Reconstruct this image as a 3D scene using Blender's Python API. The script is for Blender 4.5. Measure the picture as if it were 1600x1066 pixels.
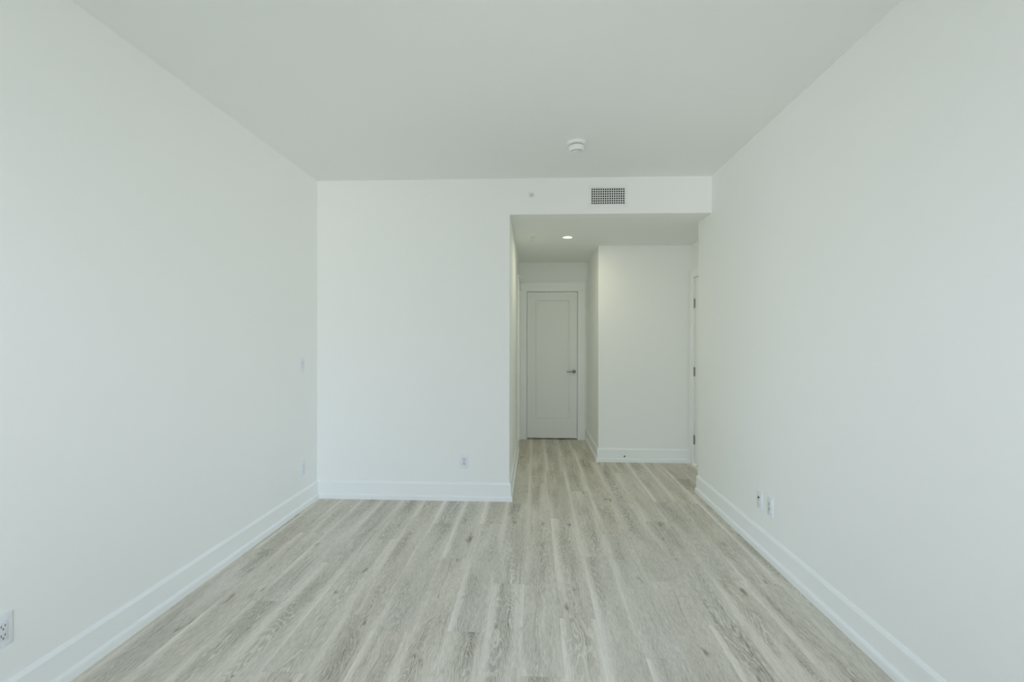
import bpy, bmesh, math, random
from mathutils import Matrix, Vector

scene = bpy.context.scene
for o in list(bpy.data.objects):
    bpy.data.objects.remove(o)
C = scene.collection

# ------------------------------------------------------------------ camera
FOCAL_PX = 764.98
EYE = 1.37
cam_data = bpy.data.cameras.new('camera')
cam_data.sensor_width = 36.0
cam_data.lens = FOCAL_PX / 1600.0 * 36.0
cam_data.clip_start = 0.05
cam = bpy.data.objects.new('camera', cam_data)
C.objects.link(cam)
right = Vector((0.99895592, 0.04563385, 0.00215178))
down = Vector((0.00224787, -0.00205448, -0.99999536))
fwd = Vector((-0.04562922, 0.99895612, -0.00215491))
m = Matrix((right, -down, -fwd)).transposed().to_4x4()
m.translation = Vector((0, 0, EYE))
cam.matrix_world = m
scene.camera = cam

# ------------------------------------------------------------------ room measures (metres)
XL, XR = -1.877, 1.476          # left and right wall of the room
YB = 4.158                      # back wall
YW = -0.20                      # window wall behind the camera
H, HB = 2.742, 2.435            # room ceiling, hallway ceiling
XH = -0.211                     # left wall of the hallway
YE = 4.487                      # where the right wall ends
XC, YC = 0.722, 5.559           # outer corner in the hallway
XR2 = 1.752                     # right wall of the entry recess
YF = 6.746                      # far end of the hallway
T = 0.12

# ------------------------------------------------------------------ world and daylight
SKY, LAMP_W = 6.1, 4.1
OPPOSITE = 0.36
world = bpy.data.worlds.new('overcast_sky')
scene.world = world
world.use_nodes = True
WN, WL = world.node_tree.nodes, world.node_tree.links
bg = WN['Background']
bg.inputs['Strength'].default_value = SKY
wtc = WN.new('ShaderNodeTexCoord'); wsep = WN.new('ShaderNodeSeparateXYZ')
WL.new(wtc.outputs['Generated'], wsep.inputs[0])
wmr = WN.new('ShaderNodeMapRange'); wmr.inputs['From Min'].default_value = -1; wmr.inputs['From Max'].default_value = 1
WL.new(wsep.outputs[2], wmr.inputs['Value'])
wcr = WN.new('ShaderNodeValToRGB')              # ground below, pale horizon, bluer sky above
we = wcr.color_ramp.elements
we[0].position, we[0].color = 0.0, (1.0, 0.98, 0.96, 1)
we[1].position, we[1].color = 1.0, (0.80, 1.08, 1.50, 1)
a_ = we.new(0.47); a_.color = (0.75, 0.745, 0.745, 1)
a_ = we.new(0.55); a_.color = (0.72, 0.75, 0.83, 1)
a_ = we.new(0.66); a_.color = (0.88, 1.08, 1.38, 1)
WL.new(wmr.outputs['Result'], wcr.inputs['Fac'])
# sky dimmed straight opposite the window and brightened sideways to shape the room light
wab = WN.new('ShaderNodeMath'); wab.operation = 'ABSOLUTE'
WL.new(wsep.outputs[0], wab.inputs[0])
wsd = WN.new('ShaderNodeMapRange'); wsd.interpolation_type = 'SMOOTHSTEP'
wsd.inputs['From Min'].default_value = 0.15; wsd.inputs['From Max'].default_value = 0.60
wsd.inputs['To Min'].default_value = OPPOSITE; wsd.inputs['To Max'].default_value = 1.25
WL.new(wab.outputs[0], wsd.inputs['Value'])
wml = WN.new('ShaderNodeVectorMath'); wml.operation = 'SCALE'
WL.new(wcr.outputs['Color'], wml.inputs[0]); WL.new(wsd.outputs['Result'], wml.inputs['Scale'])
WL.new(wml.outputs['Vector'], bg.inputs['Color'])

WX0, WX1, WZ0, WZ1 = XL + 0.30, XR - 0.05, 0.08, 2.62     # big window behind the camera
portal = bpy.data.lights.new('window_daylight', 'AREA')
portal.shape = 'RECTANGLE'
portal.size, portal.size_y = WX1 - WX0, WZ1 - WZ0
portal.cycles.is_portal = True
po = bpy.data.objects.new('window_daylight', portal)
C.objects.link(po)
po.location = ((WX0 + WX1) / 2, YW - T - 0.02, (WZ0 + WZ1) / 2)
po.rotation_euler = (math.radians(90), 0, 0)           # faces +Y... set below
po.rotation_euler = (math.radians(-90), 0, math.radians(180))

vs = scene.view_settings
scene.display_settings.display_device = 'sRGB'
vs.view_transform = 'Standard'
vs.look = 'None'
vs.gamma = 1.0
vs.use_curve_mapping = False
vs.exposure = 0.0
scene.cycles.max_bounces = 16
scene.cycles.diffuse_bounces = 12
scene.cycles.glossy_bounces = 4
scene.cycles.transparent_max_bounces = 8
scene.cycles.sample_clamp_indirect = 6.0

# ------------------------------------------------------------------ materials
def new_mat(name):
    mt = bpy.data.materials.new(name)
    mt.use_nodes = True
    return mt, mt.node_tree.nodes, mt.node_tree.links, mt.node_tree.nodes['Principled BSDF']

def plain(name, col, rough=0.5, metal=0.0, spec=0.5, bump=0.0, bscale=200.0):
    mt, N, L, p = new_mat(name)
    p.inputs['Base Color'].default_value = (*col, 1)
    p.inputs['Roughness'].default_value = rough
    p.inputs['Metallic'].default_value = metal
    p.inputs['Specular IOR Level'].default_value = spec
    tc = N.new('ShaderNodeTexCoord')
    nz = N.new('ShaderNodeTexNoise')
    nz.inputs['Scale'].default_value = bscale
    nz.inputs['Detail'].default_value = 2
    L.new(tc.outputs['Object'], nz.inputs['Vector'])
    # roughness varies a little
    mr = N.new('ShaderNodeMapRange')
    mr.inputs['To Min'].default_value = max(0, rough - 0.04)
    mr.inputs['To Max'].default_value = min(1, rough + 0.04)
    L.new(nz.outputs['Fac'], mr.inputs['Value'])
    L.new(mr.outputs['Result'], p.inputs['Roughness'])
    if bump:
        b = N.new('ShaderNodeBump')
        b.inputs['Strength'].default_value = bump
        b.inputs['Distance'].default_value = 0.001
        L.new(nz.outputs['Fac'], b.inputs['Height'])
        L.new(b.outputs['Normal'], p.inputs['Normal'])
    return mt

WALL = plain('white_wall_paint', (0.865, 0.885, 0.865), 0.75, spec=0.25, bump=0.12, bscale=260)
CEIL = plain('white_ceiling_paint', (0.845, 0.865, 0.845), 0.9, spec=0.1, bump=0.12, bscale=200)
TRIM = plain('white_trim_enamel', (0.875, 0.90, 0.89), 0.38, spec=0.45)
DOOR = plain('white_door_enamel', (0.84, 0.86, 0.845), 0.42, spec=0.4)
PLATE = plain('white_plate_plastic', (0.79, 0.83, 0.86), 0.35)
INSERT = plain('white_insert_plastic', (0.72, 0.75, 0.77), 0.35)
PLASTIC = plain('warm_white_plastic', (0.84, 0.86, 0.84), 0.4)
SLOT = plain('dark_slot', (0.10, 0.10, 0.11), 0.6)
JACK = plain('dark_metal_jack', (0.06, 0.065, 0.06), 0.35, metal=0.6)
DUCT = plain('dark_duct_sheet', (0.015, 0.015, 0.015), 0.7)
NICKEL = plain('satin_nickel', (0.30, 0.30, 0.285), 0.36, metal=1.0)
RUBBER = plain('black_rubber', (0.03, 0.03, 0.03), 0.7)
CHROME = plain('pale_sprinkler_metal', (0.74, 0.76, 0.73), 0.35, metal=0.1)
DARKVOID = plain('unlit_room', (0.05, 0.05, 0.045), 0.9)

def emit_mat(name, col, s):
    mt, N, L, p = new_mat(name)
    p.inputs['Base Color'].default_value = (*col, 1)
    p.inputs['Emission Color'].default_value = (*col, 1)
    p.inputs['Emission Strength'].default_value = s
    return mt
LENS = emit_mat('lit_lens', (1.0, 0.93, 0.80), 4.0)

def glass_mat():
    mt, N, L, p = new_mat('window_glass')
    out = N['Material Output']
    N.remove(p)
    tr = N.new('ShaderNodeBsdfTransparent')
    gl = N.new('ShaderNodeBsdfGlossy')
    gl.inputs['Roughness'].default_value = 0.02
    fr = N.new('ShaderNodeFresnel'); fr.inputs['IOR'].default_value = 1.45
    mx = N.new('ShaderNodeMixShader')
    L.new(fr.outputs[0], mx.inputs[0]); L.new(tr.outputs[0], mx.inputs[1]); L.new(gl.outputs[0], mx.inputs[2])
    L.new(mx.outputs[0], out.inputs['Surface'])
    return mt
GLASS = glass_mat()

def srgb(r, g, b):
    f = lambda c: (c / 255 / 12.92) if c / 255 <= 0.04045 else ((c / 255 + 0.055) / 1.055) ** 2.4
    return (f(r), f(g), f(b), 1)

def floor_mat():
    mt, N, L, p = new_mat('grey_oak_vinyl_plank')
    def node(t, **kw):
        n = N.new(t)
        for k, v in kw.items():
            setattr(n, k, v)
        return n
    def math_(op, a, b=None, c=None, clamp=False):
        n = node('ShaderNodeMath', operation=op, use_clamp=clamp)
        for i, x in enumerate((a, b, c)):
            if x is None: continue
            if isinstance(x, (int, float)): n.inputs[i].default_value = x
            else: L.new(x, n.inputs[i])
        return n.outputs[0]
    def ramp(v, lo, hi, a=0.0, b=1.0):
        n = node('ShaderNodeMapRange', interpolation_type='SMOOTHSTEP')
        L.new(v, n.inputs['Value'])
        n.inputs['From Min'].default_value = lo; n.inputs['From Max'].default_value = hi
        n.inputs['To Min'].default_value = a; n.inputs['To Max'].default_value = b
        return n.outputs['Result']
    uv = node('ShaderNodeUVMap', uv_map='plank')
    sep = node('ShaderNodeSeparateXYZ'); L.new(uv.outputs['UV'], sep.inputs[0])
    rnd = node('ShaderNodeAttribute', attribute_type='GEOMETRY', attribute_name='tone')
    rs = node('ShaderNodeSeparateColor'); L.new(rnd.outputs['Color'], rs.inputs[0])
    px = sep.outputs[0]; py = sep.outputs[1]       # metres across and along the plank
    ox = math_('MULTIPLY', rs.outputs[0], 37.0)
    oz = math_('MULTIPLY', rs.outputs[1], 53.0)
    def coords(sx, sy, wob=None, k=0.0):
        cmb = node('ShaderNodeCombineXYZ')
        a = math_('ADD', math_('MULTIPLY', px, sx), ox)
        if wob is not None:
            a = math_('ADD', a, math_('MULTIPLY', math_('SUBTRACT', wob, 0.5), k))
        L.new(a, cmb.inputs[0])
        L.new(math_('MULTIPLY', py, sy), cmb.inputs[1])
        L.new(oz, cmb.inputs[2])
        return cmb.outputs[0]
    def noise(vec, det=2.0, rough=0.5, dist=0.0):
        n = node('ShaderNodeTexNoise')
        n.inputs['Scale'].default_value = 1.0
        n.inputs['Detail'].default_value = det
        n.inputs['Roughness'].default_value = rough
        n.inputs['Distortion'].default_value = dist
        L.new(vec, n.inputs['Vector'])
        return n.outputs['Fac']
    wob = noise(coords(2.0, 2.2), 3)
    w = 0.178
    e = math_('MINIMUM', px, math_('SUBTRACT', w, px))            # distance to the nearer long edge
    centre = ramp(e, 0.012, 0.060)
    # cathedral figure: contour lines of a long stretched field
    field = noise(coords(8.0, 1.15, wob, 0.6), 1.4, 0.45)
    fine_w = noise(coords(58, 24), 2)
    rings = math_('ADD', math_('MULTIPLY', field, 215.0), math_('MULTIPLY', fine_w, 7.5))
    rings = ramp(math_('SINE', rings), 0.0, 1.0)
    figure = math_('MULTIPLY', ramp(noise(coords(7.0, 0.85, wob, 0.5), 1.5), 0.40, 0.60), centre)   # heartwood shows mid-plank
    fibre = noise(coords(270, 19, wob, 6.0), 4, 0.66)
    pore = ramp(noise(coords(400, 34, wob, 8.0), 2, 0.5), 0.54, 0.74)
    band = noise(coords(15, 0.38, wob, 1.0), 2.0, 0.5)
    pale = ramp(band, 0.52, 0.68)
    hair = ramp(noise(coords(64, 1.3, wob, 5.0), 2.0, 0.5), 0.58, 0.70)
    knot = ramp(noise(coords(14, 5.0, wob, 1.0), 2.0, 0.5), 0.65, 0.80)
    blot = noise(coords(7.0, 1.4), 3, 0.5)
    streak_l = math_('MULTIPLY', ramp(px, 0.004, 0.042, 1.0, 0.0), ramp(noise(coords(1.5, 0.75), 1), 0.38, 0.56))
    rpx = math_('SUBTRACT', w, px)
    streak_r = math_('MULTIPLY', ramp(rpx, 0.002, 0.026, 1.0, 0.0), ramp(noise(coords(1.2, 0.9), 1), 0.46, 0.60))
    # lightness added up around 0.5
    v = math_('ADD', 0.49, math_('MULTIPLY', math_('SUBTRACT', fibre, 0.5), 0.80))
    v = math_('ADD', v, math_('MULTIPLY', math_('SUBTRACT', blot, 0.5), 0.52))
    v = math_('SUBTRACT', v, math_('MULTIPLY', figure, 0.135))
    rg = math_('MULTIPLY', math_('SUBTRACT', rings, 0.30), math_('ADD', math_('MULTIPLY', figure, math_('MULTIPLY', blot, 0.27)), 0.025))
    v = math_('ADD', v, rg)
    v = math_('ADD', v, math_('MULTIPLY', pale, 0.10))
    v = math_('ADD', v, math_('MULTIPLY', streak_l, 0.19))
    v = math_('ADD', v, math_('MULTIPLY', streak_r, 0.14))
    v = math_('SUBTRACT', v, math_('MULTIPLY', hair, 0.11))
    v = math_('SUBTRACT', v, math_('MULTIPLY', pore, 0.15))
    v = math_('SUBTRACT', v, math_('MULTIPLY', knot, 0.34))
    v = math_('ADD', v, math_('MULTIPLY', math_('SUBTRACT', rs.outputs[2], 0.5), 0.07))
    cr = node('ShaderNodeValToRGB')
    cr.color_ramp.interpolation = 'LINEAR'
    els = cr.color_ramp.elements
    els[0].position, els[0].color = 0.10, FLOOR_COLS[0]
    els[1].position, els[1].color = 0.90, FLOOR_COLS[3]
    a = els.new(0.36); a.color = FLOOR_COLS[1]
    a = els.new(0.58); a.color = FLOOR_COLS[2]
    L.new(v, cr.inputs['Fac'])
    # slight warm / cool drift between planks
    hue = node('ShaderNodeMix', data_type='RGBA', blend_type='MULTIPLY')
    hue.inputs['Factor'].default_value = 1.0
    L.new(cr.outputs['Color'], hue.inputs[6])
    tint = node('ShaderNodeMix', data_type='RGBA')
    L.new(rs.outputs[1], tint.inputs['Factor'])
    tint.inputs[6].default_value = (1.015, 1.0, 0.975, 1); tint.inputs[7].default_value = (0.99, 1.0, 1.005, 1)
    L.new(tint.outputs[2], hue.inputs[7])
    # seam: a hairline groove at long edges and ends
    seam = ramp(e, 0.0003, 0.0012, 0.88, 1.0)
    ln = node('ShaderNodeUVMap', uv_map='ends')
    ls = node('ShaderNodeSeparateXYZ'); L.new(ln.outputs['UV'], ls.inputs[0])
    e2 = math_('MINIMUM', ls.outputs[0], ls.outputs[1])
    seam2 = ramp(e2, 0.0005, 0.0016, 0.84, 1.0)
    sm = math_('MULTIPLY', seam, seam2)
    fin = node('ShaderNodeMix', data_type='RGBA', blend_type='MULTIPLY')
    fin.inputs['Factor'].default_value = 1.0
    L.new(hue.outputs[2], fin.inputs[6])
    cmb = node('ShaderNodeCombineColor')
    for i in range(3): L.new(sm, cmb.inputs[i])
    L.new(cmb.outputs[0], fin.inputs[7])
    L.new(fin.outputs[2], p.inputs['Base Color'])
    L.new(ramp(v, 0.1, 0.9, 0.58, 0.50), p.inputs['Roughness'])
    p.inputs['Specular IOR Level'].default_value = 0.3
    b = node('ShaderNodeBump'); b.inputs['Strength'].default_value = 0.25; b.inputs['Distance'].default_value = 0.0006
    L.new(math_('MULTIPLY', sm, fibre), b.inputs['Height'])
    L.new(b.outputs['Normal'], p.inputs['Normal'])
    return mt
FLOOR_COLS = [srgb(138, 134, 122), srgb(193, 188, 175), srgb(217, 212, 200), srgb(238, 234, 224)]

# ------------------------------------------------------------------ mesh helpers
def box(bm, x0, x1, y0, y1, z0, z1, bev=0.0, seg=2):
    r = bmesh.ops.create_cube(bm, size=1)
    vs_ = r['verts']
    bmesh.ops.scale(bm, vec=(x1 - x0, y1 - y0, z1 - z0), verts=vs_)
    bmesh.ops.translate(bm, vec=((x0 + x1) / 2, (y0 + y1) / 2, (z0 + z1) / 2), verts=vs_)
    if bev:
        es = list({e for v in vs_ for e in v.link_edges})
        bmesh.ops.bevel(bm, geom=es, offset=bev, segments=seg, affect='EDGES', profile=0.5)

def lathe(bm, prof, seg=48, mat=None):
    """prof: (radius, height) pairs, spun about local Z; mat places it"""
    rings = []
    for r, z in prof:
        ring = []
        if r < 1e-6:
            ring = [bm.verts.new((0, 0, z))] * seg
        else:
            ring = [bm.verts.new((r * math.cos(2 * math.pi * i / seg), r * math.sin(2 * math.pi * i / seg), z)) for i in range(seg)]
        rings.append(ring)
    new = [v for rg in rings for v in rg]
    for a, b in zip(rings, rings[1:]):
        for i in range(seg):
            q = [a[i], a[(i + 1) % seg], b[(i + 1) % seg], b[i]]
            u = []
            for v in q:
                if v not in u: u.append(v)
            if len(u) > 2:
                bm.faces.new(u)
    if mat is not None:
        bmesh.ops.transform(bm, matrix=mat, verts=list(set(new)))

def tube(bm, pts, rad, seg=12):
    """rounded bar along points, one radius per point"""
    if not isinstance(rad, (list, tuple)): rad = [rad] * len(pts)
    pts = [Vector(p_) for p_ in pts]
    rings = []
    for i, p_ in enumerate(pts):
        d = (pts[min(i + 1, len(pts) - 1)] - pts[max(i - 1, 0)]).normalized()
        u = d.orthogonal().normalized() if i == 0 else (prev - d * prev.dot(d)).normalized()
        prev = u
        w = d.cross(u)
        rings.append([bm.verts.new(p_ + (u * math.cos(2 * math.pi * k / seg) + w * math.sin(2 * math.pi * k / seg)) * rad[i]) for k in range(seg)])
    for a, b in zip(rings, rings[1:]):
        for k in range(seg):
            bm.faces.new((a[k], a[(k + 1) % seg], b[(k + 1) % seg], b[k]))
    bm.faces.new(rings[0][::-1]); bm.faces.new(rings[-1])

def obj(name, bm, mat, parent=None, smooth=False, loc=None):
    bmesh.ops.recalc_face_normals(bm, faces=bm.faces[:])
    me = bpy.data.meshes.new(name)
    bm.to_mesh(me); bm.free()
    me.materials.append(mat)
    if smooth:
        for f in me.polygons: f.use_smooth = True
        me.set_sharp_from_angle(angle=math.radians(35))
    o = bpy.data.objects.new(name, me)
    C.objects.link(o)
    if parent is not None: o.parent = parent
    if loc is not None: o.location = loc
    return o

def struct(o):
    o['kind'] = 'structure'
    return o

def thing(name, label, cat, loc, rotz=0.0, group=None):
    o = bpy.data.objects.new(name, None)
    o.empty_display_size = 0.05
    C.objects.link(o)
    o.location = loc; o.rotation_euler = (0, 0, rotz)
    o['label'] = label; o['category'] = cat
    if group: o['group'] = group
    return o

def struct_root(name, loc=(0, 0, 0), rotz=0.0):
    o = bpy.data.objects.new(name, None)
    o.empty_display_size = 0.05
    C.objects.link(o); o.location = loc; o.rotation_euler = (0, 0, rotz)
    return struct(o)

# ------------------------------------------------------------------ floor: one surface of planks with known end joints
def build_floor():
    rng = random.Random(7)
    X0, P, LEN = 0.126, 0.178, 1.35
    joints = {0: 2.417, 1: 4.46, 2: 2.13, 3: 2.812, 4: 2.392, 5: 4.20, 6: 2.816, 7: 3.55, -1: 6.04, -2: 2.745,
              -3: 2.28, -4: 3.046, -5: 2.27, -6: 3.747, -7: 1.965, -8: 2.95, -9: 2.5, -10: 3.4}
    y_lo, y_hi = YW - T, YF + T
    x_lo, x_hi = XL - 0.05, XR2 + 0.05
    bm = bmesh.new()
    uv = bm.loops.layers.uv.new('plank'); uve = bm.loops.layers.uv.new('ends')
    col = bm.loops.layers.float_color.new('tone')
    k0, k1 = math.floor((x_lo - X0) / P), math.floor((x_hi - X0) / P)
    for k in range(k0, k1 + 1):
        a, b = max(X0 + k * P, x_lo), min(X0 + (k + 1) * P, x_hi)
        j = joints.get(k, rng.uniform(2, 3.3))
        while j > y_lo: j -= LEN
        y = j
        while y < y_hi:
            ya, yb = max(y, y_lo), min(y + LEN, y_hi)
            tone = (rng.random(), rng.random(), rng.random(), 1)
            vsx = [bm.verts.new((xx, yy, 0)) for xx, yy in ((a, ya), (b, ya), (b, yb), (a, yb))]
            f = bm.faces.new(vsx)
            for lp in f.loops:
                c = lp.vert.co
                lp[uv].uv = (c.x - (X0 + k * P), c.y - y)
                lp[uve].uv = (c.y - y, y + LEN - c.y)
                lp[col] = tone
            y += LEN
    o = obj('floor', bm, floor_mat())
    return struct(o)
build_floor()

# ------------------------------------------------------------------ walls and ceilings
VX0, VX1, VZ0, VZ1 = 0.472, 0.761, 2.512, 2.655          # vent opening in the bulkhead
OUT = 0.0
bm = bmesh.new()                                          # back wall with the bulkhead over the hallway opening
box(bm, XL - T, XH, YB, YB + T, 0, H)
box(bm, XH, VX0, YB, YB + T, HB, H)
box(bm, VX1, XR, YB, YB + T, HB, H)
box(bm, VX0, VX1, YB, YB + T, HB, VZ0)
box(bm, VX0, VX1, YB, YB + T, VZ1, H)
bmesh.ops.remove_doubles(bm, verts=bm.verts[:], dist=1e-5)
struct(obj('wall_back', bm, WALL))
bm = bmesh.new(); box(bm, XL - T, XL, YW - T, YB, 0, H); struct(obj('wall_left', bm, WALL))
bm = bmesh.new(); box(bm, XR, XR2 + T, YW - T, YE, 0, H); struct(obj('wall_right', bm, WALL))
bm = bmesh.new(); box(bm, XL - T, XR2 + T, YW - T, YB + T, H, H + 0.1); struct(obj('ceiling', bm, CEIL))
bm = bmesh.new()
box(bm, XH - T, XR, YB + T, YE, HB, HB + 0.1)
box(bm, XH - T, XR2 + T, YE, YF + T, HB, HB + 0.1)
struct(obj('ceiling_hallway', bm, CEIL))
# window wall behind the camera
bm = bmesh.new()
box(bm, XL - T, WX0, YW - T, YW, 0, H); box(bm, WX1, XR2 + T, YW - T, YW, 0, H)
box(bm, WX0, WX1, YW - T, YW, 0, WZ0); box(bm, WX0, WX1, YW - T, YW, WZ1, H)
struct(obj('wall_front', bm, WALL))
win = struct_root('window_1', ((WX0 + WX1) / 2, YW - T / 2, WZ0))
ww, wh = WX1 - WX0, WZ1 - WZ0
bm = bmesh.new()
fw = 0.05
box(bm, -ww / 2, -ww / 2 + fw, -0.03, 0.03, 0, wh); box(bm, ww / 2 - fw, ww / 2, -0.03, 0.03, 0, wh)
box(bm, -ww / 2 + fw, ww / 2 - fw, -0.03, 0.03, 0, fw); box(bm, -ww / 2 + fw, ww / 2 - fw, -0.03, 0.03, wh - fw, wh)
box(bm, -0.03, 0.03, -0.03, 0.03, fw, wh - fw)
obj('window_frame', bm, TRIM, win)
for x0, x1 in ((-ww / 2 + fw, -0.03), (0.03, ww / 2 - fw)):
    bm = bmesh.new(); box(bm, x0, x1, -0.003, 0.003, fw, wh - fw); obj('pane', bm, GLASS, win)

# hallway left wall with a door opening near its far end
D3A, D3B, DH = 6.155, 6.66, 2.04
bm = bmesh.new()
box(bm, XH - T, XH, YB + T, D3A, 0, HB); box(bm, XH - T, XH, D3B, YF + T, 0, HB); box(bm, XH - T, XH, D3A, D3B, DH, HB)
struct(obj('wall_hallway_left', bm, WALL))
# far wall with the panel door
D1A, D1B = -0.108, 0.597
bm = bmesh.new()
box(bm, XH, D1A, YF, YF + T, 0, HB); box(bm, D1B, XC, YF, YF + T, 0, HB); box(bm, D1A, D1B, YF, YF + T, DH, HB)
struct(obj('wall_hallway_far', bm, WALL))
# block that makes the outer corner
bm = bmesh.new(); box(bm, XC, XR2 + T, YC, YF + T, 0, HB); struct(obj('wall_hallway_corner', bm, WALL))
# recess wall with the side door
D2A, D2B, D2H = 4.60, 5.45, 2.06
bm = bmesh.new()
box(bm, XR2, XR2 + T, YE, D2A, 0, HB); box(bm, XR2, XR2 + T, D2B, YC, 0, HB); box(bm, XR2, XR2 + T, D2A, D2B, D2H, HB)
struct(obj('wall_entry', bm, WALL))

# ------------------------------------------------------------------ baseboards
BASE = [(0.0, 0.0), (0.027, 0.0), (0.027, 0.030), (0.0255, 0.037), (0.021, 0.043), (0.0145, 0.046),
        (0.0145, 0.137), (0.012, 0.142), (0.0055, 0.152), (0.003, 0.154), (0.0, 0.154)]
def baseboard(name, p0, p1, nrm, m0=0, m1=0):
    """profile along p0->p1, nrm points into the room; m = +1 inner mitre, -1 outer mitre, 0 square cut"""
    bm = bmesh.new()
    p0, p1, n = Vector((*p0, 0)), Vector((*p1, 0)), Vector((*nrm, 0))
    d = (p1 - p0).normalized()
    A = [bm.verts.new(p0 + n * o_ + d * (m0 * o_) + Vector((0, 0, z))) for o_, z in BASE]
    B = [bm.verts.new(p1 + n * o_ - d * (m1 * o_) + Vector((0, 0, z))) for o_, z in BASE]
    k = len(BASE)
    for i in range(k):
        bm.faces.new((A[i], A[(i + 1) % k], B[(i + 1) % k], B[i]))
    bm.faces.new(A); bm.faces.new(B[::-1])
    return struct(obj(name, bm, TRIM))
baseboard('baseboard_left', (XL, YW), (XL, YB), (1, 0), 0, 1)
baseboard('baseboard_back', (XL, YB), (XH, YB), (0, -1), 1, -1)
baseboard('baseboard_hallway_left', (XH, YB), (XH, D3A - 0.092), (1, 0), -1, 0)
baseboard('baseboard_right', (XR, YW), (XR, YE), (-1, 0), 0, 0)
baseboard('baseboard_hallway_right', (XC, YF), (XC, YC), (-1, 0), 0, -1)
baseboard('baseboard_entry', (XC, YC), (XR2, YC), (0, -1), -1, 0)

# ------------------------------------------------------------------ doors
def hinge(parent, x, y, z):
    bm = bmesh.new()
    tube(bm, [(x, y, z - 0.046), (x, y, z + 0.046)], 0.0075, 14)
    for zz in (z - 0.049, z + 0.049):
        tube(bm, [(x, y, zz - 0.003), (x, y, zz + 0.003)], [0.0055, 0.0055], 12)
    box(bm, x - 0.012, x + 0.012, y + 0.004, y + 0.0065, z - 0.044, z + 0.044)
    return obj('hinge', bm, NICKEL, parent, smooth=True)

def panel_leaf(bm, x0, x1, z0, z1, px0, px1, pz0, pz1, yf, th, step=0.014, dep=0.018):
    """leaf facing -Y with one recessed panel bordered by two small steps"""
    def rect(a, b, c, d, y): return [bm.verts.new((a, y, c)), bm.verts.new((b, y, c)), bm.verts.new((b, y, d)), bm.verts.new((a, y, d))]
    loops = [rect(x0, x1, z0, z1, yf + th), rect(x0, x1, z0, z1, yf + 0.0015), rect(x0 + .0015, x1 - .0015, z0 + .0015, z1 - .0015, yf),
             rect(px0, px1, pz0, pz1, yf)]
    for off, d_ in ((0.0006, 0.017), (0.0044, 0.017), (0.0052, 0.010), (0.026, 0.010), (0.0266, 0.0145), (0.0300, 0.0145), (0.0310, 0.012)):
        loops.append(rect(px0 + off, px1 - off, pz0 + off, pz1 - off, yf + d_))
    for a, b in zip(loops, loops[1:]):
        for i in range(4): bm.faces.new((a[i], a[(i + 1) % 4], b[(i + 1) % 4], b[i]))
    bm.faces.new(loops[-1]); bm.faces.new(loops[0][::-1])

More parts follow.
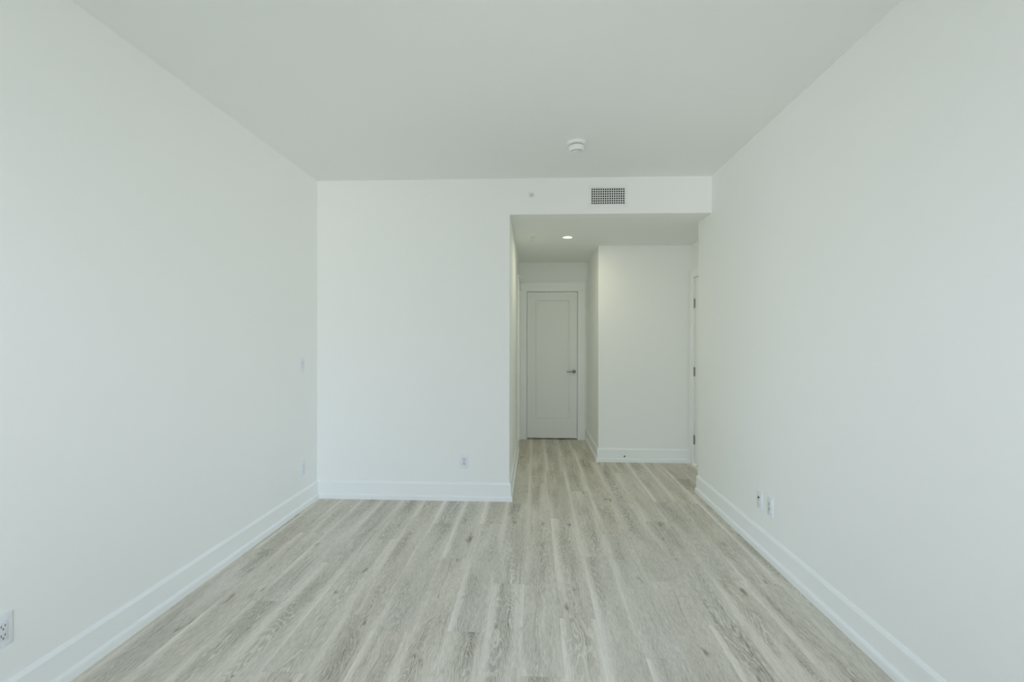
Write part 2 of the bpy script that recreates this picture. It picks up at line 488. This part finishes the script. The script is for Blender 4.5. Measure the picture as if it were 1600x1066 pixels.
def door_set(name, loc, rotz, w, leaf_inset, handle_side, casing_l, casing_r, hinges_side=None, DH=2.04, head=0.116, cap=True, panel=(0.128, 0.115, 0.115, 0.29)):
    """door seen from -Y in its own space: opening from x=0 to w, wall face at y=0, wall thickness T behind"""
    r = struct_root(name, loc, rotz)
    g = 0.004
    # frame lining the opening
    bm = bmesh.new()
    box(bm, 0, 0.004, 0, T, 0, DH); box(bm, w - 0.004, w, 0, T, 0, DH); box(bm, 0.004, w - 0.004, 0, T, DH - 0.004, DH)
    yb = leaf_inset + 0.036
    box(bm, 0.004, 0.016, yb, yb + 0.03, 0, DH - 0.004); box(bm, w - 0.016, w - 0.004, yb, yb + 0.03, 0, DH - 0.004)
    box(bm, 0.016, w - 0.016, yb, yb + 0.03, DH - 0.016, DH - 0.004)
    obj('jamb', bm, TRIM, r)
    # leaf
    bm = bmesh.new()
    l, rr, t, b = panel
    panel_leaf(bm, 0.004 + g, w - 0.004 - g, 0.023, DH - 0.004 - g, l, w - rr, b, DH - t - 0.006, leaf_inset, 0.035)
    obj('door_leaf', bm, DOOR, r)
    # casing: two flat legs and a head board with a small cap
    cz = 0.018
    for a, b_ in ((-casing_l, 0.0), (w, w + casing_r)):
        if b_ - a < 0.01: continue
        bm = bmesh.new(); box(bm, a, b_, -cz, -0.0002, 0, DH + 0.002, 0.002, 1)
        o0 = a if a < 0 else b_ - 0.012                      # raised band on the outer edge
        box(bm, o0, o0 + 0.012, -cz - 0.006, -cz + 0.001, 0, DH + 0.002, 0.002, 1)
        obj('casing_side', bm, TRIM, r)
    bm = bmesh.new()
    box(bm, -casing_l, w + casing_r, -cz, -0.0002, DH + 0.002, DH + 0.002 + head, 0.002, 1)
    hc = obj('casing_head', bm, TRIM, r)
    if cap:
        bm = bmesh.new()
        k = 0.008 * CAPOUT[name]
        box(bm, -casing_l - k, w + casing_r + k, -cz - 0.010, -0.0002, DH + 0.118, DH + 0.136, 0.003, 2)
        obj('cap_moulding', bm, TRIM, hc)
    if handle_side:
        x = w - 0.052 if handle_side > 0 else 0.052
        z = 0.938
        y = leaf_inset
        hd = bpy.data.objects.new('handle', None); C.objects.link(hd); hd.parent = r; hd.location = (x, y, z)
        hd.empty_display_size = 0.03
        M_ = Matrix.Rotation(math.radians(90), 4, 'X')
        bm = bmesh.new(); lathe(bm, [(0, 0), (0.0265, 0), (0.0265, 0.004), (0.024, 0.0075), (0.012, 0.009), (0.0115, 0.030), (0, 0.030)], 40, M_)
        obj('rose', bm, NICKEL, hd, smooth=True)
        bm = bmesh.new(); s = -1 if handle_side > 0 else 1
        pts = [(0, -0.020, 0), (0, -0.040, 0), (s * 0.004, -0.047, 0), (s * 0.014, -0.050, 0), (s * 0.05, -0.050, -0.001), (s * 0.085, -0.050, -0.002), (s * 0.100, -0.049, -0.002), (s * 0.103, -0.048, -0.002)]
        tube(bm, pts, [0.0095, 0.0095, 0.0098, 0.0098, 0.0085, 0.0078, 0.0068, 0.003], 16)
        obj('lever', bm, NICKEL, hd, smooth=True)
    if hinges_side is not None:
        x = 0.0055 if hinges_side < 0 else w - 0.0055
        for z in (0.282, 1.027, 1.775):
            hinge(r, x, leaf_inset - 0.006, z)
    return r
CAPOUT = {'door_1': 0, 'door_2': 1, 'door_3': 1}
door_set('door_1', (D1A, YF, 0), 0, D1B - D1A, 0.022, 1, 0.093, 0.103)
# side door in the entry recess: faces -X, hinges on its far edge (local x runs from far to near when seen from the hall)
door_set('door_2', (XR2, D2B, 0), math.radians(-90), D2B - D2A, 0.004, 1, 0.090, 0.090, hinges_side=-1, DH=D2H, head=0.075, cap=False)
# narrow door in the hallway left wall: faces +X
door_set('door_3', (XH, D3A, 0), math.radians(90), D3B - D3A, 0.030, 0, 0.090, 0.060)
# dark panels added behind the doors in place of unlit rooms block light
for nm, b6 in (('dark_panel_hallway_door', (D1A - 0.1, D1B + 0.1, YF + T + 0.004, YF + T + 0.03, 0, 2.2)),
               ('dark_panel_side_door', (XR2 + T + 0.004, XR2 + T + 0.03, D2A - 0.1, D2B + 0.1, 0, 2.2)),
               ('dark_panel_narrow_door', (XH - T - 0.03, XH - T - 0.004, D3A - 0.1, D3B + 0.1, 0, 2.2))):
    bm = bmesh.new(); box(bm, *b6); struct(obj(nm, bm, DARKVOID))

# ------------------------------------------------------------------ wall plates (local: plate in XZ, facing -Y)
def plate_base(root, w=0.070, h=0.1145):
    bm = bmesh.new()
    box(bm, -w / 2, w / 2, -0.0055, 0.0, -h / 2, h / 2, 0.0022, 3)
    p_ = obj('cover_plate', bm, PLATE, root, smooth=True)
    for z in (-0.0485, 0.0485):
        bm = bmesh.new()
        lathe(bm, [(0, 0.0), (0.0032, 0.0), (0.0028, 0.0012), (0, 0.0016)], 16, Matrix.Translation((0, -0.0052, z)) @ Matrix.Rotation(math.radians(90), 4, 'X'))
        obj('screw', bm, PLATE, p_, smooth=True)
    return p_

def duplex(name, label, loc, rotz, group=None):
    r = thing(name, label, 'outlet', loc, rotz, group)
    plate_base(r)
    bm = bmesh.new(); box(bm, -0.0168, 0.0168, -0.0078, -0.004, -0.0335, 0.0335, 0.0012, 2)
    ins = obj('receptacle', bm, INSERT, r, smooth=True)
    bm = bmesh.new()
    for zc in (-0.0165, 0.0165):
        box(bm, -0.0078, -0.0052, -0.0083, -0.0076, zc - 0.001, zc + 0.0075)
        box(bm, 0.0052, 0.0078, -0.0083, -0.0076, zc - 0.0002, zc + 0.0068)
        lathe(bm, [(0, 0.0007), (0.0029, 0.0007), (0.0029, 0), (0, 0)], 14, Matrix.Translation((0, -0.0076, zc - 0.0072)) @ Matrix.Rotation(math.radians(90), 4, 'X'))
    obj('slots', bm, SLOT, ins)
    return r

def jack_plate(name, label, loc, rotz, zj=0.017, rj=0.0062, mat=JACK):
    r = thing(name, label, 'wall plate', loc, rotz)
    plate_base(r)
    bm = bmesh.new(); box(bm, -0.0168, 0.0168, -0.0078, -0.004, -0.0335, 0.0335, 0.0012, 2)
    ins = obj('jack_insert', bm, INSERT, r, smooth=True)
    bm = bmesh.new()
    lathe(bm, [(0, 0), (rj, 0), (rj, 0.004), (rj * 0.8, 0.0075), (rj * 0.35, 0.0075), (rj * 0.3, 0.004), (0, 0.004)], 24,
          Matrix.Translation((0, -0.0076, zj)) @ Matrix.Rotation(math.radians(90), 4, 'X'))
    obj('round_jack', bm, mat, ins, smooth=True)
    bm = bmesh.new(); box(bm, -0.007, 0.007, -0.0086, -0.0076, -0.022, -0.009, 0.0003, 1)
    obj('blank_insert', bm, PLATE, ins)
    return r

LW, RW = math.radians(90), math.radians(-90)      # facing +X on the left wall, -X on the right wall
duplex('wall_outlet', 'white electrical outlet low on the back wall left of the hallway opening', (-0.595, YB, 0.332), 0)
duplex('wall_outlet', 'white electrical outlet at the bottom left edge, low on left wall nearest the viewer', (XL, 1.641, 0.336), LW)
duplex('wall_outlet', 'white electrical outlet low on right wall, nearer of the two plates side by side', (XR, 3.125, 0.333), RW)
jack_plate('jack_plate', 'white wall plate with a dark round jack, low on right wall above baseboard', (XR, 3.267, 0.328), RW)
jack_plate('jack_plate', 'white wall plate with a faint pale jack, low on left wall below the light switch', (XL, 3.888, 0.328), LW, zj=0.018, rj=0.005, mat=CHROME)
sw = thing('light_switch', 'white rocker light switch at hand height on left wall near back corner', 'switch', (XL, 3.877, 1.166), LW)
plate_base(sw)
bm = bmesh.new()
prof = [(-0.0050, -0.033), (-0.0066, -0.033), (-0.0072, -0.030), (-0.0088, 0.0), (-0.0118, 0.031), (-0.0112, 0.033), (-0.0050, 0.033)]
A = [bm.verts.new((-0.0164, y, z)) for y, z in prof]; B = [bm.verts.new((0.0164, y, z)) for y, z in prof]
for i in range(len(prof)):
    j = (i + 1) % len(prof); bm.faces.new((A[i], A[j], B[j], B[i]))
bm.faces.new(A[::-1]); bm.faces.new(B)
obj('rocker', bm, INSERT, sw)

# ------------------------------------------------------------------ vent grille in the bulkhead
vg = thing('vent_grille', 'white eggcrate air vent grille on the bulkhead above the hallway opening', 'vent', ((VX0 + VX1) / 2, YB, (VZ0 + VZ1) / 2))
vw, vh = VX1 - VX0, VZ1 - VZ0
bm = bmesh.new()
b_ = 0.022
for bx in ((-vw / 2 - b_, -vw / 2, -vh / 2 - b_, vh / 2 + b_), (vw / 2, vw / 2 + b_, -vh / 2 - b_, vh / 2 + b_),
           (-vw / 2, vw / 2, vh / 2, vh / 2 + b_), (-vw / 2, vw / 2, -vh / 2 - b_, -vh / 2)):
    box(bm, bx[0], bx[1], -0.004, -0.0003, bx[2], bx[3])
obj('frame', bm, PLASTIC, vg)
bm = bmesh.new()
NX, NZ = 15, 7
for i in range(NX + 1):
    x = -vw / 2 + 0.0035 + (vw - 0.007) * i / NX
    box(bm, x - 0.0028, x + 0.0028, 0.0, 0.007, -vh / 2, vh / 2)
for i in range(NZ + 1):
    z = -vh / 2 + 0.004 + (vh - 0.008) * i / NZ
    box(bm, -vw / 2 + 0.0005, vw / 2 - 0.0005, 0.0003, 0.0067, z - 0.0025, z + 0.0025)
obj('eggcrate_core', bm, PLASTIC, vg)
bm = bmesh.new()
box(bm, -vw / 2, vw / 2, T - 0.004, T, -vh / 2, vh / 2)
for x0, x1, z0, z1 in ((-vw / 2 + .0002, -vw / 2 + .002, -vh / 2, vh / 2), (vw / 2 - .002, vw / 2 - .0002, -vh / 2, vh / 2),
                       (-vw / 2 + .002, vw / 2 - .002, -vh / 2 + .0002, -vh / 2 + .002), (-vw / 2 + .002, vw / 2 - .002, vh / 2 - .002, vh / 2 - .0002)):
    box(bm, x0, x1, 0.0125, T - 0.004, z0, z1)
obj('duct_liner', bm, DUCT, vg)

# ------------------------------------------------------------------ smoke detector
FLIP = Matrix.Rotation(math.pi, 4, 'X')
sd = thing('smoke_detector', 'round white smoke detector on the ceiling in front of the bulkhead', 'smoke detector', (0.290, 3.420, H))
bm = bmesh.new(); lathe(bm, [(0, 0), (0.068, 0), (0.069, 0.006), (0.067, 0.014), (0.060, 0.019), (0.052, 0.021), (0, 0.021)], 64, FLIP)
obj('mounting_base', bm, PLASTIC, sd, smooth=True)
bm = bmesh.new(); lathe(bm, [(0, 0.020), (0.047, 0.020), (0.047, 0.0265), (0, 0.0265)], 64, FLIP)
obj('vent_gap', bm, SLOT, sd, smooth=True)
bm = bmesh.new(); lathe(bm, [(0, 0.0262), (0.052, 0.0262), (0.0535, 0.029), (0.0535, 0.047), (0.0515, 0.054), (0.0475, 0.0580), (0.0465, 0.0568), (0.0450, 0.0568), (0.0440, 0.0595), (0.034, 0.0645), (0, 0.066)], 64, FLIP)
sb = obj('sensor_body', bm, PLASTIC, sd, smooth=True)
bm = bmesh.new()
for k in range(6):
    a = math.radians(200 + k * 24)
    r0 = Matrix.Rotation(a, 4, 'Z')
    b2 = bmesh.new(); box(b2, 0.0365, 0.0400, -0.006, 0.006, -0.0640, -0.0590); bmesh.ops.transform(b2, matrix=r0, verts=b2.verts[:])
    mm = bpy.data.meshes.new('tmp'); b2.to_mesh(mm); b2.free(); bm.from_mesh(mm); bpy.data.meshes.remove(mm)
obj('sounder_slots', bm, SLOT, sb)
bm = bmesh.new(); lathe(bm, [(0, 0.0655), (0.011, 0.0650), (0.0105, 0.0680), (0, 0.0685)], 32, FLIP @ Matrix.Translation((0.012, 0.018, -0.0006)))
obj('test_button', bm, INSERT, sb, smooth=True)

# ------------------------------------------------------------------ sprinklers
sp = thing('fire_sprinkler', 'small white round sidewall sprinkler head on the bulkhead left of the vent', 'sprinkler', (-0.028, YB, 2.598))
RX = Matrix.Rotation(math.radians(90), 4, 'X')
bm = bmesh.new(); lathe(bm, [(0.011, 0.0005), (0.031, 0.0005), (0.031, 0.002), (0.027, 0.007), (0.018, 0.010), (0.0135, 0.008), (0.011, 0.002)], 48, RX)
obj('escutcheon', bm, PLASTIC, sp, smooth=True)
bm = bmesh.new(); lathe(bm, [(0, 0), (0.009, 0), (0.009, 0.018), (0.006, 0.020), (0, 0.020)], 24, RX)
bx_ = [(-0.008, -0.016, 0), (-0.011, -0.028, 0), (-0.004, -0.040, 0), (0, -0.042, 0)]
tube(bm, bx_, 0.0022, 8); tube(bm, [(-a, b, c) for a, b, c in bx_], 0.0022, 8)
obj('body', bm, CHROME, sp, smooth=True)
bm = bmesh.new(); box(bm, -0.012, 0.012, -0.044, -0.0425, -0.004, 0.010, 0.0004, 1)
obj('deflector', bm, CHROME, sp)

sp = thing('fire_sprinkler', 'small white pendent sprinkler head hanging from the hallway ceiling', 'sprinkler', (-0.022, 5.03, HB))
bm = bmesh.new(); lathe(bm, [(0.012, 0.0005), (0.034, 0.0005), (0.034, 0.002), (0.029, 0.008), (0.016, 0.010), (0.012, 0.003)], 48, FLIP)
obj('escutcheon', bm, PLASTIC, sp, smooth=True)
bm = bmesh.new(); lathe(bm, [(0, 0), (0.009, 0), (0.009, 0.018), (0.006, 0.020), (0, 0.020)], 24, FLIP)
bx_ = [(-0.008, 0, -0.016), (-0.012, 0, -0.030), (-0.005, 0, -0.046), (0, 0, -0.050)]
tube(bm, bx_, 0.0025, 8); tube(bm, [(-a, b, c) for a, b, c in bx_], 0.0025, 8)
tube(bm, [(0, 0, -0.018), (0, 0, -0.048)], 0.003, 10)
obj('body', bm, CHROME, sp, smooth=True)
bm = bmesh.new(); lathe(bm, [(0, 0.050), (0.013, 0.050), (0.013, 0.0515), (0, 0.0525)], 24, FLIP)
obj('deflector', bm, CHROME, sp, smooth=True)

# ------------------------------------------------------------------ recessed light
rl = thing('recessed_light', 'small round lit downlight in the hallway ceiling', 'ceiling light', (0.339, 5.07, HB))
bm = bmesh.new(); lathe(bm, [(0.046, 0.001), (0.060, 0.0005), (0.061, 0.003), (0.056, 0.007), (0.047, 0.008), (0.046, 0.001)], 64, FLIP)
obj('trim_ring', bm, PLASTIC, rl, smooth=True)
bm = bmesh.new(); lathe(bm, [(0, 0.001), (0.0455, 0.001), (0.0455, 0.004), (0, 0.0055)], 64, FLIP)
obj('lens', bm, LENS, rl, smooth=True)
ld = bpy.data.lights.new('downlight_bulb', 'AREA'); ld.shape = 'DISK'; ld.size = 0.088; ld.energy = LAMP_W; ld.color = (0.96, 0.91, 0.64)
lo = bpy.data.objects.new('downlight_bulb', ld); C.objects.link(lo); lo.parent = rl; lo.location = (0, 0, -0.0085)

# ------------------------------------------------------------------ door stop on the entry baseboard
ds = thing('door_stop', 'small door stop with dark tip on the baseboard of the hallway corner wall', 'door stop', (1.007, YC - 0.0145, 0.0746))
bm = bmesh.new(); lathe(bm, [(0, 0), (0.0105, 0), (0.010, 0.003), (0.0055, 0.005), (0.005, 0.034), (0, 0.034)], 24, RX)
obj('shaft', bm, TRIM, ds, smooth=True)
bm = bmesh.new(); lathe(bm, [(0, 0.032), (0.0078, 0.032), (0.0086, 0.035), (0.0086, 0.043), (0.006, 0.046), (0, 0.046)], 24, RX)
obj('rubber_tip', bm, RUBBER, ds, smooth=True)
